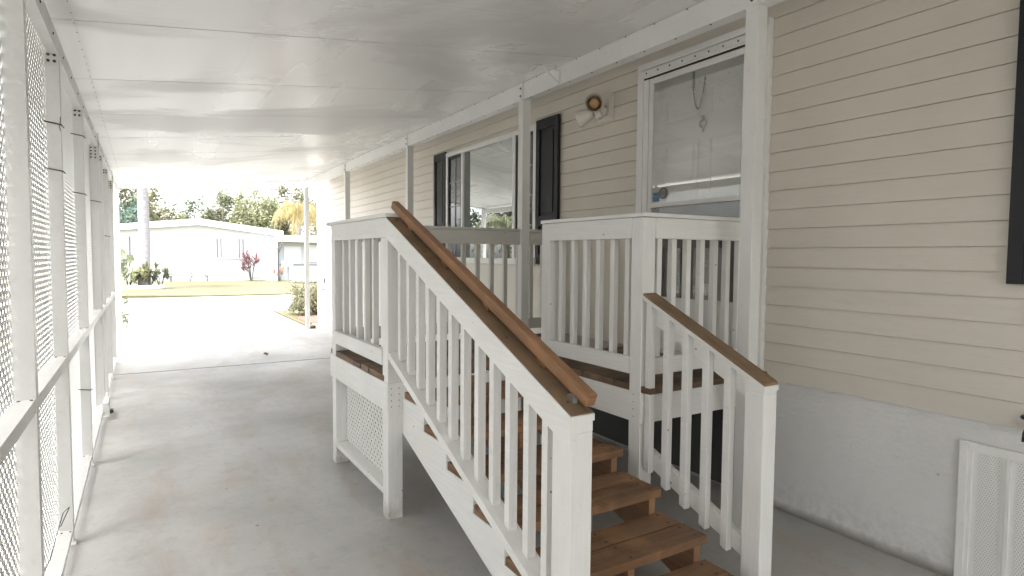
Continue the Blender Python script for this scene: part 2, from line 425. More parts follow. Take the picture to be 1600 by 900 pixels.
# ------------------------------------------------------------------ ground
W = 3.244                     # face of the home wall
def sheet(name, x0, x1, y0, y1, z, mat, kind='structure', label=None):
    q = MB(); q.face([(x0, y0, z), (x1, y0, z), (x1, y1, z), (x0, y1, z)]); o = q.build(name, mat); o['kind'] = kind; return o
sheet('ground', -400, 400, -400, 400, -.05, M['grass'])
q = MB(); q.box(-.52, W+.3, -9, 8.963, -.12, 0); q.box(-.52, W-.07, 9.0, 12.7, -.12, 0); q.box(W-.06, W+.3, 8.974, 12.7, -.12, -.03)
tag(q.build('carport_floor', M['floor']), kind='structure')
q = MB(); q.box(-.52, W-.07, 8.964, 8.999, -.12, -.006); tag(q.build('floor_joint', plain('joint sealant', (.09, .085, .08), .8)), kind='structure')
q = MB(); q.box(-60, 60, 17.2, 24.2, -.14, -.008); tag(q.build('street', M['road']), kind='structure')
q = MB(); q.box(-1.9, 2.93, 12.708, 17.195, -.14, -.006); tag(q.build('driveway', M['road']), kind='structure')
q = MB(); q.box(-12.5, -.53, -14, 12.7, -.14, -.02); tag(q.build('side_path', M['path']), kind='structure')
q = MB()
q.prism([(-40, 25.6), (-40, 60), (60, 60), (60, 23.6), (8, 24.15), (4.5, 24.3), (2, 24.25), (-.5, 25.3)], 2, -.12, .03)
tag(q.build('lawn', M['grass']), kind='structure')
q = MB(); q.prism([(2.94, 12.9), (2.95, 17.1), (9, 17.1), (9, 13.45), (3.3, 13.45)], 2, -.12, .02); tag(q.build('lawn', M['grass']), kind='structure')
q = MB(); q.prism([(3.05, 13.47), (3.05, 14.8), (3.6, 15.2), (4.4, 15.2), (4.4, 13.47)], 2, -.1, .045); tag(q.build('mulch_bed', M['mulch']), kind='structure')

# ------------------------------------------------------------------ the home
home = thing('mobile_home', (W, 5, 0), 'cream vinyl sided mobile home with white foundation under the carport roof', 'house')
CZ0, CH = .788, .1135
def siding_run(y0, y1, z0, z1, name='siding_wall'):
    b = MB(); k = 0
    while True:
        a = CZ0 + k*CH; t_ = a + CH; k += 1
        if t_ <= z0 + .001: continue
        if a >= z1 - .001: break
        lo = max(a, z0); hi = min(t_, z1); p = .013; steps = 1
        s0 = 1-(lo-a)/CH; s1 = 1-(hi-a)/CH
        ys = [y0 + (y1-y0)*i/max(1, int((y1-y0)/1.5)) for i in range(max(1, int((y1-y0)/1.5))+1)]
        for i in range(len(ys)-1):
            ya, yb = ys[i], ys[i+1]
            top = hi-.003
            b.face([(W-p*s0, yb, lo), (W-p*s0, ya, lo), (W-.003, ya, top), (W-.003, yb, top)])
            b.face([(W-.003, yb, top), (W-.003, ya, top), (W+.004, ya, top), (W+.004, yb, top)])
            b.face([(W+.004, yb, top), (W+.004, ya, top), (W+.004, ya, hi), (W+.004, yb, hi)])
            b.face([(W+.004, yb, lo), (W+.004, ya, lo), (W-p*s0, ya, lo), (W-p*s0, yb, lo)])
    b.box(W+.009, W+.12, y0, y1, z0, z1)
    rnd = random.Random(int(y1*10)); kk = 0
    while CZ0+kk*CH < z1-.001:
        a = CZ0+kk*CH; kk += 1
        if a < z0 or a+CH > z1: continue
        y = y0+rnd.uniform(.4, 9.0)
        while y < y1-.3:
            b.face([(W-.0136, y+.0016, a+.001), (W-.0136, y-.0016, a+.001), (W-.0036, y-.0016, a+CH-.004), (W-.0036, y+.0016, a+CH-.004)], 1)
            y += rnd.uniform(7.0, 11.0)
    return b.build(name, [M['siding'], plain('siding joint', (.36, .33, .28), .8)], home)
D0, D1, DT = 2.338, 3.462, 2.905         # door opening
siding_run(-6, D0, CZ0, 3.3); siding_run(D1, 13.40, CZ0, 3.3); siding_run(D0, D1, DT, 3.3)
b = MB(); b.box(W+.006, W+.12, -6, 13.40, 0, CZ0-.004); b.build('foundation_wall', M['stucco'], home)
b = MB(); b.box(W-.018, W+.004, 13.36, 13.43, .06, 3.28); b.box(W-.01, W+.2, 13.402, 13.43, .06, 3.28); b.build('corner_trim', M['vinyl'], home)
b = MB(); b.box(W+.004, 9.5, 13.30, 13.398, 0, 3.28); b.build('end_wall', M['siding'], home)
b = MB(); b.prism([(W-.10, 3.30), (9.7, 3.30), (6.4, 4.2)], 1, -6.2, 13.55); b.build('roof', M['house_roof'], home)
b = MB(); b.box(W-.14, W-.005, 9.0, 13.45, -.05, .035); b.build('footing_curb', plain('pinkish curb', (.50, .42, .37), .8), home)

b = MB(); b.box(W-.006, W+.0055, 2.47, 4.40, .03, .62); b.build('under_deck_dark_panel', plain('dark under-deck panel', (.055, .055, .053), .9), home)  # dark panel added to deepen the shade under the landing
def casement(parent, y0, y1, z0, z1, nz, mat, grid=True):
    s_ = onebox('pane', (W-.022, W-.016, y0, y1, z0, z1), M[mat], parent)
    if grid:
        b = MB(); t = .012
        b.box(W-.03, W-.0225, (y0+y1)/2-t/2, (y0+y1)/2+t/2, z0, z1)
        for k in range(1, nz):
            z = z0+(z1-z0)*k/nz; b.box(W-.0295, W-.0228, y0, y1, z-t/2, z+t/2)
        b.build('muntin', plain('grey muntin', (.36, .37, .37), .5), parent)
        b = MB(); t = .03
        b.box(W-.034, W-.014, y0-t, y0-.0005, z0-t, z1+t); b.box(W-.034, W-.014, y1+.0005, y1+t, z0-t, z1+t)
        b.box(W-.034, W-.014, y0, y1, z0-t, z0-.0005); b.box(W-.034, W-.014, y0, y1, z1+.0005, z1+t); b.build('sash', M['shutter'], parent)
def window(y0, y1, z0, z1):
    """wide picture window with a narrow sash at each end"""
    b = MB(); t = .05; x0, x1 = W-.045, W-.003
    b.box(x0, x1, y0, y1, z1-t, z1); b.box(x0-.02, x1, y0-.02, y1+.02, z0-.03, z0+t*.6)
    ys = [y0, y0+.40, y1-.44, y1]
    for k, y in enumerate(ys):
        a = y if k == 0 else (y-t if k == 3 else y-t/2); b.box(x0+.001, x1, a, a+t, z0+t*.6, z1-t)
    fr = b.build('window', M['vinyl'], home, .003)
    casement(fr, ys[0]+t+.03, ys[1]-t/2-.03, z0+.07, z1-t-.035, 4, 'dark_glass')
    casement(fr, ys[2]+t/2+.03, ys[3]-t-.03, z0+.07, z1-t-.035, 4, 'dark_glass')
    casement(fr, ys[1]+t/2, ys[2]-t/2, z0+t*.6, z1-t, 4, 'mirror_glass', False)
window(4.838, 6.84, 1.47, 2.775)
window(-1.0, .68, 1.45, 2.775)
def shutter(y0, y1, z0, z1):
    b = MB(); x0, x1 = W-.045, W-.014; s_ = .055
    b.box(x0, x1, y0, y0+s_, z0, z1); b.box(x0, x1, y1-s_, y1, z0, z1)
    zs = [z0, z0+(z1-z0)*.30, z1]
    b.box(x0+.001, x1, y0+s_, y1-s_, z0, z0+.09); b.box(x0+.001, x1, y0+s_, y1-s_, z1-.09, z1); b.box(x0+.001, x1, y0+s_, y1-s_, zs[1]-.045, zs[1]+.045)
    for a, c in ((z0+.09, zs[1]-.045), (zs[1]+.045, z1-.09)):
        b.box(x0+.018, x1, y0+s_, y1-s_, a, c); b.box(x0+.008, x0+.0175, y0+s_+.03, y1-s_-.03, a+.03, c-.03)
    b.build('shutter', M['shutter'], home, .002)
shutter(6.865, 7.205, 1.45, 2.80); shutter(4.48, 4.835, 1.45, 2.80)
shutter(.70, 1.127, 1.417, 2.80)

# door: casing, storm door, panelled inner door
b = MB(); ct, cx0 = .062, W-.042
b.box(cx0, W-.002, D1-ct, D1, .83, DT); b.box(cx0, W-.002, D0, D0+ct, .83, DT); b.box(cx0-.002, W-.002, D0, D1, DT+.0005, DT+.045)
b.box(cx0+.006, W+.02, D1-ct-.05, D1-ct-.001, .83, 2.83); b.box(cx0+.006, W+.02, D0+ct+.001, D0+ct+.05, .83, 2.83)
b.box(cx0+.004, W+.03, D0+ct, D1-ct, 2.842, DT-.003); b.box(cx0-.008, cx0+.003, D0+ct, D1-ct, 2.852, 2.892)
for k in range(9):
    y = D1-ct-.04-(D1-D0-2*ct-.08)*k/8; b.disc((cx0-.008, y, 2.872), (-1, 0, 0), .007, 8, 1)
b.box(cx0+.0035, cx0+.02, D0+ct, D1-ct, 2.833, 2.8415, 2)
b.build('door_frame', [M['vinyl'], M['screw'], M['dark']], home, .0025)
sy0, sy1 = D0+ct+.054, D1-ct-.054
b = MB(); sx0, sx1 = W-.030, W-.004
b.box(sx0, sx1, sy1-.035, sy1, .86, 2.83); b.box(sx0, sx1, sy0, sy0+.072, .86, 2.83); b.box(sx0, sx1, sy0+.0725, sy1-.035, 2.79, 2.83)
b.box(sx0-.004, sx1, sy0+.0725, sy1-.0355, 1.885, 1.918); b.box(sx0, sx1, sy0+.0725, sy1-.0355, .86, 1.235)
b.box(sx0-.004, sx0-.0005, sy0+.12, sy1-.11, .95, 1.16)
sdoor = b.build('storm_door', M['vinyl'], home, .002)
onebox('glass_pane', (W-.020, W-.016, sy0+.0735, sy1-.0365, 1.919, 2.789), M['clear_glass'], sdoor)
onebox('screen_pane', (W-.020, W-.016, sy0+.0735, sy1-.0365, 1.236, 1.884), M['screen_glass'], sdoor)
b = MB(); b.tube([(sx0, sy0+.035, 1.72), (sx0-.03, sy0+.035, 1.72), (sx0-.03, sy0+.035, 1.84), (sx0, sy0+.035, 1.84)], .008); b.build('handle', M['steel'], sdoor)
b = MB(); b.box(W-.0245, W-.0206, 3.235, 3.300, 1.93, 1.965); b.box(W-.0245, W-.0206, 3.245, 3.295, 1.968, 1.995); b.build('sticker', M['blue'], sdoor)
b = MB(); b.tube([(W-.026, 3.195+.034*math.cos(a*.5236), 1.985+.034*math.sin(a*.5236)) for a in range(13)], .009, 6); b.disc((W-.021, 3.195, 1.985), (-1, 0, 0), .02, 10, 0, .005); b.build('sun_catcher', M['grey_box'], sdoor)
b = MB(); ix = W+.075
b.box(ix, ix+.045, sy0-.02, sy1+.02, .86, 2.84)
for ya, yb in ((2.56, 2.87), (2.96, 3.28)):
    for za, zb in ((1.10, 1.55), (1.68, 2.35), (2.50, 2.70)):
        for (p, e, ri) in ((0, .03, .010), (.045, 0, .008)):
            if p == 0:
                b.box(ix-ri, ix-.0005, ya, yb, za, za+.022); b.box(ix-ri, ix-.0005, ya, yb, zb-.022, zb); b.box(ix-ri, ix-.0005, ya, ya+.022, za+.022, zb-.022); b.box(ix-ri, ix-.0005, yb-.022, yb, za+.022, zb-.022)
            else: b.box(ix-ri, ix-.0005, ya+p, yb-p, za+p, zb-p)
door = b.build('inner_door', M['door_white'], home, .004)
b = MB(); b.lathe([(.026, 0), (.03, .012), (.018, .02), (.012, .024)], (ix-.012, 2.915, 2.44), (-1, 0, 0), 14)
b.box(ix-.022, ix-.013, 2.908, 2.922, 2.385, 2.495); b.disc((ix-.03, 2.915, 2.485), (-1, 0, 0), .010, 8); b.build('knocker', M['steel'], door)
b = MB(); b.box(ix-.02, ix-.012, 3.0, 3.015, 2.70, 2.82); b.build('chain_slot', M['chain'], door); b = MB()
pts = [(ix-.022, 3.007-.11*t, 2.72-.20*math.sin(math.pi*t)**.8 + .06*t) for t in [i/24 for i in range(25)]]
b.tube([p for i in range(len(pts)-1) for p in (pts[i], tuple((Vector(pts[i])+Vector(pts[i+1]))/2))], [r for i in range(len(pts)-1) for r in (.0065, .0025)], 6)
b.build('door_chain', M['chain'], door)
b = MB(); b.box(ix+.046, ix+.06, D0-.02, D1+.02, .80, 2.96); b.build('jamb_light_block', M['dark'], home)  # unseen dark backing added behind the door to stop light leaks
b = MB(); b.box(W+.0205, ix+.0455, D1-ct-.06, D1+.02, .83, 2.94); b.build('jamb_light_block', M['vinyl'], home)
b = MB(); b.box(W+.0205, ix+.0455, D0-.02, D0+ct+.06, .83, 2.94); b.build('jamb_light_block', M['vinyl'], home)
b = MB(); b.box(W-.06, W+.07, D0+ct, D1-ct, .832, .858); b.build('threshold', M['vinyl'], home, .002)

# crawl space access panel low on the wall
b = MB(); vy0, vy1, vz = -.10, 1.282, .685; fx = W-.018
b.box(fx, W+.004, vy1-.035, vy1, .01, vz); b.box(fx, W+.004, vy0, vy0+.035, .01, vz); b.box(fx, W+.004, vy0+.035, vy1-.035, vz-.04, vz); b.box(fx, W+.004, vy0+.035, vy1-.035, .01, .05)
fr = b.build('access_panel', M['vinyl'], home, .002)
n = 9; pw = (vy1-vy0-.07)/n
for k in range(n):
    ya = vy1-.035-pw*(k+1)
    b = MB(); z0, z1 = .05, vz-.04
    b.box(W-.014, W+.003, ya+pw-.016, ya+pw-.0005, z0, z1); b.box(W-.010, W+.003, ya+.001, ya+.014, z0, z1)
    b.build('rib', M['vinyl'], fr)
    b = MB(); b.face([(W-.004, ya+pw-.016, z0), (W-.004, ya+.014, z0), (W-.004, ya+.014, z1), (W-.004, ya+pw-.016, z1)], 0, 0, [(0, 0), (0, 0), (0, 0), (0, 0)])
    m0 = .022
    b.face([(W-.0055, ya+pw-.016-m0, z0), (W-.0055, ya+.014+m0*.6, z0), (W-.0055, ya+.014+m0*.6, z1), (W-.0055, ya+pw-.016-m0, z1)], 1, 0, [(0, 0), (pw-.03-m0*1.6, 0), (pw-.03-m0*1.6, z1-z0), (0, z1-z0)])
    b.build('perforated_strip', [M['vinyl'], M['perforated']], fr)
# outlet and small tap far down the wall
onebox('outdoor_outlet', (W-.03, W-.014, 12.82, 12.90, .93, 1.04), M['grey_box'], home)
b = MB(); b.tube([(W-.01, 12.86, .80), (W-.07, 12.86, .80), (W-.10, 12.86, .76)], .014); b.build('tap', M['grey_box'], home)
hb = thing('garden_tap', (W, 1.015, .81), 'dark blue garden tap low on the cream siding beside the black shutter', 'tap')
b = MB(); b.tube([(W+.004, 1.015, .81), (W-.06, 1.015, .81), (W-.085, 1.015, .79), (W-.092, 1.015, .755)], .014, 10); b.build('spout', M['spigot'], hb, smooth=True)
b = MB(); b.tube([(W-.045, 1.015, .815), (W-.045, 1.015, .85)], .008, 8)
b.tube([(W-.045+.028*math.cos(a*math.pi/6), 1.015+.028*math.sin(a*math.pi/6), .852) for a in range(13)], .009, 6); b.build('handle', M['spigot'], hb, smooth=True)

# twin flood lamp
lamp = thing('wall_lamp', (W, 3.86, 2.73), 'twin spotlight wall lamp with white square plate and amber bulb', 'wall lamp')
b = MB(); b.box(W-.022, W-.008, 3.765, 3.965, 2.625, 2.835); b.box(W-.034, W-.0225, 3.785, 3.945, 2.645, 2.815); b.build('back_plate', M['lamp_white'], lamp, .004)
b = MB(); b.lathe([(.045, 0), (.05, .02), (.035, .05), (.03, .08)], (W-.034, 3.86, 2.70), (-1, 0, -.15), 16); b.tube([(W-.10, 3.86, 2.69), (W-.11, 3.83, 2.66), (W-.11, 3.82, 2.63)], .028, 12); b.build('neck', M['lamp_white'], lamp, smooth=True)
def spot(o, ax, bulb):
    ax = Vector(ax).normalized(); o = Vector(o)
    b = MB(); b.lathe([(.002, 0), (.03, .001), (.042, .02), (.05, .05), (.062, .09), (.07, .13), (.071, .136), (.066, .136), (.058, .09), (.046, .05), (.036, .02), (.002, .012)], o, ax, 24, 0, False)
    s_ = b.build('lamp_shade', [M['lamp_shade'] if bulb else M['lamp_white']], lamp, smooth=True)
    b = MB(); b.lathe([(.012, .015), (.02, .05), (.036, .078), (.040, .095), (.034, .113), (.018, .125), (.002, .129)], o, ax, 16); b.build('bulb', M['bulb'] if bulb else M['lamp_white'], s_, smooth=True)
spot((W-.12, 3.87, 2.74), (-.75, -.85, -.12), True)
spot((W-.11, 3.90, 2.69), (-.55, .75, -.35), False)

# ------------------------------------------------------------------ carport
carport = thing('carport', (1.4, 5, 0), 'white carport roof of ribbed panels on square posts beside the home', 'carport')
def cz(x): return 3.005 + .1165*(x-2.795)
RY0, RY1 = -6.5, 12.5
seams = [3.67+1.165*k for k in range(-8, 9) if RY0 < 3.67+1.165*k < RY1-.2]
edges = [RY0]+seams+[RY1]
b = MB(); xa, xb = -.62, W-.015
for i in range(len(edges)-1):
    y0, y1 = edges[i]+.005, edges[i+1]-.005
    b.prism([(xa, cz(xa)), (xb, cz(xb)), (xb, cz(xb)+.07), (xa, cz(xa)+.07)], 1, y0, y1, 0)
b.prism([(xa, cz(xa)+.008), (xb, cz(xb)+.008), (xb, cz(xb)+.1), (xa, cz(xa)+.1)], 1, RY0+.01, RY1-.01, 1)
for y in seams:
    for k in range(7):
        x = xa+.3+(xb-xa-.5)*k/6
b.build('roof_panel', [M['ceiling'], plain('seam sealant', (.34, .335, .32), .7)], carport)
b = MB(); b.prism([(-.27, cz(-.27)-.001), (-.262, cz(-.262)-.001), (-.262, cz(-.262)-.004), (-.27, cz(-.27)-.004)], 1, RY0, RY1-.02, 0)
for k in range(70): b.disc((-.266, 2.2+k*.15, cz(-.266)-.004), (0, 0, -1), .0028, 6, 1, .002)
b.build('ceiling_trim', [M['ceiling'], M['screw']], carport)
b = MB(); b.box(2.80, 2.885, RY0, RY1+.12, 2.86, cz(2.80)-.002)
y = RY0+.2
while y < RY1:
    b.disc((2.80, y, cz(2.80)-.008), (-1, 0, 0), .006, 6, 1, .004)
    b.disc((2.81, y+.1, 2.86), (0, 0, -1), .006, 6, 1, .006); y += .27
b.build('beam', [M['white_metal'], M['screw']], carport, .002)
b = MB(); b.box(-.64, W-.02, RY1+.001, RY1+.07, 0, .1)
b.v = [(x, y_, z+cz(x)-.012) for x, y_, z in b.v]; b.build('fascia', M['white_metal'], carport)
for y in (-.44, 2.11, 4.42, 7.06, 9.74, 12.58):
    b = MB(); b.box(2.79, 2.868, y, y+.078, 0, 2.858); b.build('post', M['white_metal'], carport, .003)
    b = MB(); b.box(2.789, 2.7985, y+.012, y+.066, 2.859, cz(2.79)-.006)
    for z in (2.89, 2.955): b.disc((2.789, y+.039, z), (-1, 0, 0), .010, 8, 1, .006)
    b.build('bracket', [M['white_metal'], M['screw']], carport, .001)
for x, y in ((-.425, 12.45),):
    b = MB(); b.box(x, x+.085, y, y+.085, 0, cz(x)-.012); b.build('post', M['white_metal'], carport, .003)

b = MB(); b.box(-.66, -.622, RY0, RY1+.07, 2.535, cz(-.62)+.09); b.build('gutter', M['white_metal'], carport, .003)
hook = thing('plant_hook', (2.8, 3.9, 2.92), 'small scrolled metal plant hook screwed to the white beam', 'hook')
b = MB(); hx = 2.797
b.box(hx-.004, hx, 3.894, 3.906, 2.862, 2.972)
b.tube([(hx-.002, 3.9, 2.968), (hx-.20, 3.9, 2.965), (hx-.245, 3.9, 2.962), (hx-.27, 3.9, 2.945), (hx-.265, 3.9, 2.925), (hx-.25, 3.9, 2.925)], .005, 6)
b.tube([(hx-.002, 3.9, 2.87), (hx-.06, 3.9, 2.90), (hx-.14, 3.9, 2.955), (hx-.17, 3.9, 2.972), (hx-.185, 3.9, 2.955), (hx-.175, 3.9, 2.945)], .0045, 6)
b.build('hook_arm', M['white_metal'], hook)

# ------------------------------------------------------------------ lattice wall
lat = thing('lattice_wall', (-.37, 5, 0), 'white framed lattice screen along the open side of the carport', 'lattice screen')
LX = -.405                                    # lattice plane, posts stand on the carport side
PY = [(-3.4, .065, 0), (-2.2, .065, 0), (-1.0, .065, 0), (.25, .065, 0), (1.5, .065, 0), (2.73, .065, 0), (3.80, .06, 0), (5.18, .06, 0), (6.88, .078, 1), (7.5, .05, 0), (8.65, .055, 0), (9.95, .07, 1)]
for y, w, big in PY:
    b = MB(); b.box(-.339-w+.0, -.339, y, y+.05, .02, 2.50)
    b.box(-.36, -.33, y+.01, y+.05, 0, .0195)
    p_ = b.build('post', M['white_metal'], lat, .002)
    b = MB(); zt = 2.50
    b.box(-.339-w+.004, -.339-.004, y-.004, y-.0005, zt-.05, zt+.03)
    n_ = (2, 4) if big else (2, 2)
    for i in range(n_[0]):
        for k in range(n_[1]): b.disc((-.339-w*.72+i*w*.42, y-.004, zt-.03+k*.03-(.06 if big else 0)), (0, -1, 0), .0075, 7, 1, .004)
    if big: b.box(-.339-.012, -.339+.004, y, y+.03, 2.52, cz(-.34)-.004); b.box(-.34, -.333, y, y+.04, 2.36, 2.58)
    b.build('bracket', [M['white_metal'], M['screw']], p_)
b = MB(); b.box(-.385, -.341, -5, 12.44, 2.505, 2.60)
y = -4.8
while y < 12: b.disc((-.341, y, 2.55), (1, 0, 0), .007, 7, 1, .004); y += .42
b.build('top_rail', [M['white_metal'], M['screw']], lat, .002)
for nm, z0, z1, x0 in (('mid_rail', .945, .995, -.40), ('bottom_rail', .055, .088, -.40)):
    for i in range(len(PY)-1):
        if nm == 'mid_rail' and PY[i][0] > 9: continue
        b = MB(); b.box(x0, -.34, PY[i][0]+.052, PY[i+1][0]-.002, z0, z1)
        for dy in (.02,): 
            for dx in (-.018, .018): b.disc((-.368+dx, PY[i+1][0]-.03, z1), (0, 0, 1), .006, 7, 1, .003)
        b.build(nm, [M['white_metal'], M['screw']], lat, .002)
def lattice(b, org, ua, va, L, H, s=.0515, w=.0215, t=.0011, nrm=None):
    """two layers of diagonal strips clipped to a rectangle L x H"""
    org = Vector(org); ua = Vector(ua); va = Vector(va); nrm = Vector(nrm)
    for sgn in (1, -1):
        off = nrm*(t*.55*sgn)
        c = -H if sgn > 0 else 0
        k = 0
        while True:
            a = c + k*s; k += 1
            if a > (L if sgn > 0 else L+H): break
            # u = a + v (sgn>0)  or u = a - v
            if sgn > 0: v0, v1 = max(0, -a), min(H, L-a)
            else: v0, v1 = max(0, a-L), min(H, a)
            if v1-v0 < .01: continue
            p = org + ua*(a+sgn*v0) + va*v0 + off; q_ = org + ua*(a+sgn*v1) + va*v1 + off
            b.beam(p, q_, w, t, nrm, tint=0)
for i in range(len(PY)-1):
    y0, y1 = PY[i][0]-.01 + (.03 if i else 0), PY[i+1][0]+.02
    b = MB(); lattice(b, (LX-.006, y0, .05), (0, 1, 0), (0, 0, 1), y1-y0, 2.545, nrm=(1, 0, 0)); b.build('lattice_panel', M['lattice'], lat)
def wire(pts, r=.0022): 
    b = MB(); b.tube(pts, r, 5); b.build('wire_tie', M['wire'], lat)
for y, z in ((3.80, 2.16), (3.80, 1.93), (5.18, 2.33), (5.18, 1.93), (6.88, 2.0), (8.65, 1.72), (5.18, .55)):
    wire([(-.41, y-.004, z+.012), (-.37, y-.005, z+.006), (-.336, y-.004, z), (-.332, y+.05, z-.004)], .0035)
wire([(-.34, 3.80, 2.20), (-.333, 3.7, 2.14), (-.33, 3.62, 2.13), (-.335, 3.72, 2.12)])
wire([(-.39, 2.72, .28), (-.36, 2.725, .30), (-.335, 2.9, .325), (-.33, 3.3, .36), (-.32, 3.45, .33), (-.34, 3.3, .30)])
b = MB(); b.box(-.345, -.30, 6.55, 6.86, .07, .16); b.box(-.30, -.262, 6.60, 6.64, .05, .10); b.box(-.345, -.29, 6.535, 6.549, .04, .13); b.disc((-.28, 6.6, .07), (0, -1, 0), .02, 8, 1, .01); b.build('latch', [M['white_metal'], M['screw']], lat, .003)

# ------------------------------------------------------------------ porch deck
XA, XI = 1.166, 1.255            # outer and inner face of the carport side
XB = 2.254                       # landing edge above the stairs
DZ = .83
deck = thing('porch_deck', (2.2, 3.8, 0), 'white painted raised porch deck with railings in front of the door', 'deck')
WW = M['white_wood']
def post(x, y, z1=1.733, z0=0, mat=WW):
    b = MB(); b.box(x, x+.089, y, y+.089, z0, z1); return b.build('post', mat, deck, .004)
post(XA+.004, 3.266); post(XA+.004, 4.36); post(XB, 2.372); post(XB, 3.235); post(3.15, 2.372, 1.733); post(3.15, 4.45, 1.733)
post(2.1, 4.40, .79); 
def fascia(x0, x1, y0, y1, nails=(), nrm=(0, -1, 0)):
    b = MB(); b.box(x0, x1, y0, y1, .632, .796)
    for p in nails: b.disc(p, nrm, .0034, 6, 1, .0012)
    return b.build('fascia', [WW, M['nail']], deck, .0025)
fascia(XA-.004, XA+.003, 3.26, 4.452)
fascia(XA-.001, XI+.004, 3.252, 3.2645, [(XA+.02+.045*i, 3.252, .66+.035*k) for i in (0, 1) for k in range(4)])
fascia(XB-.006, XB-.001, 2.366, 3.33, [(XB-.006, 2.42, .66+.04*k) for k in range(4)], (-1, 0, 0))
fascia(XB-.003, W-.02, 2.355, 2.3705)
fascia(XI+.005, XB-.007, 3.262, 3.30)
fascia(XA, W-.02, 4.452, 4.49)
b = MB()
for x in (1.4, 1.8, 2.25, 2.7, 3.1): b.box(x, x+.038, 3.302, 4.45, .64, .793)
for x in (2.4, 2.8, 3.15): b.box(x, x+.038, 2.40, 3.30, .64, .793)
b.build('joist', M['deck'], deck)
b = MB(); y = 4.49
while y > 2.40:
    x0 = XA+.004 if y-.14 > 3.255 else XB+.004
    j = random.uniform(-.006, .006); zz = random.uniform(-.001, .002)
    y0 = y-.14
    if x0 < 1.5 and y0 < 3.265+.01: y0 = y-.14
    b.box(x0+j, W-.016, y0, y, .798, DZ+zz)
    for x in (XA+.06, 1.42, 1.82, 2.27, 2.72, 3.12):
        if x > x0+.02:
            for dy in (.03, .11): b.disc((x+random.uniform(-.008, .008), y0+dy, DZ+zz), (0, 0, 1), .006, 6, 1, .0012)
    y -= .146
b.box(XB+.091, 3.148, 2.360, 2.396, .798, DZ)
b.build('decking', [M['deck'], M['nail']], deck, .003)
# railings: rails outside, balusters on the deck side
def railing(name, a, bb, axis, out, mat=WW, n=6, overlap=(0, 0), cap_ext=(.004, .004), zc=1.735, label=None):
    """axis 1: runs along Y at x=out side; axis 0: runs along X"""
    th = .036
    def bx(q, u0, u1, w0, w1, z0, z1):
        if axis == 1: q.box(w0, w1, u0, u1, z0, z1)
        else: q.box(u0, u1, w0, w1, z0, z1)
    q = MB(); bx(q, a-overlap[0], bb+overlap[1], out, out+th, 1.622, zc-.002); 
    r_ = q.build('railing', mat, deck, .003)
    q = MB(); bx(q, a, bb, out+.001, out+th, .886, .977); q.build('bottom_rail', mat, r_, .003)
    if label: r_['label'] = label
    q = MB(); bx(q, a-.093-cap_ext[0], bb+.093+cap_ext[1], out-.005, out+.098, zc, zc+.022); q.build('cap', mat, r_, .004)
    for k in range(n):
        u = a + (bb-a)*(k+.6)/(n+.2); j = random.uniform(-.004, .004)
        q = MB(); bx(q, u-.018+j, u+.018+j, out+th+.001, out+th+.036, .89, zc-.004); q.build('baluster', mat, r_, .003)
    return r_
railing('r', 3.356, 4.36, 1, XA-.003, n=6, overlap=(.09, .0))
railing('r', 2.462, 3.234, 1, XB-.003, n=6, overlap=(.0, .0))
railing('r', XB+.09, 3.149, 0, 2.368, n=7)
rr = railing('r', XI+.002, 3.149, 0, 4.452, M['shaded_white_wood'], n=14, label='greyish shaded rear railing')
# skirt lattice under the outer side
b = MB(); b.box(XA+.006, XA+.092, 3.357, 4.358, .125, .163); b.build('skirt_sill', WW, deck, .003)
b = MB(); lattice(b, (XA+.085, 3.36, .164), (0, 1, 0), (0, 0, 1), .995, .465, s=.056, w=.021, t=.003, nrm=(-1, 0, 0)); b.build('skirt_lattice', WW, deck)
mat_ = thing('door_mat', (3.05, 3.8, DZ), 'pale grey doormat lying on the deck by the door', 'mat')
b = MB(); N = 14
for i in range(N):
    x0, x1 = 2.78+.46*i/N, 2.78+.46*(i+1)/N
    h = lambda x: DZ+.008+.006*math.sin(x*17)
    b.hexa([(x, y, (DZ+.003 if z == 0 else h(x))) for z in (0, 1) for y in (3.5, 4.28) for x in (x0, x1)], tint=0)
b.build('mat_pile', M['mat'], mat_)

# ------------------------------------------------------------------ stairs
st = thing('stairs', (1.75, 2.4, 0), 'wooden stairs with brown plank treads and white railings up to the porch', 'stairs')
tops = [.160, .277, .393, .508, .624, .743]; RUN = .282; BACK = 3.232
fronts = [BACK-RUN*(6-i)-.012 for i in range(6)]
def stringer(x0, x1, mat, lowcut=.30):
    poly = []                                         # y,z going down the notched edge
    poly.append((BACK+.03, .66 if lowcut < .3 else .50)); poly.append((BACK+.03, tops[5]+.05 if False else .79)); 
    poly.append((BACK, .79))
    for i in range(5, -1, -1):
        poly.append((BACK-RUN*(5-i), tops[i]-.039)); poly.append((BACK-RUN*(6-i), tops[i]-.039))
    poly.append((BACK-RUN*6, 0.002)); poly.append((BACK-RUN*6+.24, 0.002))
    poly.append((BACK+.03, .50))
    out = []
    for p in poly:
        if not out or math.dist(p, out[-1]) > 1e-4: out.append(p)
    if math.dist(out[0], out[-1]) < 1e-4: out.pop()
    b = MB(); b.prism(out, 0, x0, x1, 0, 0); o = b.build('stringer', mat, st)
    return o
stringer(XI, XI+.038, WW); stringer(2.07, 2.108, M['tread']); stringer(1.68, 1.718, M['tread'])
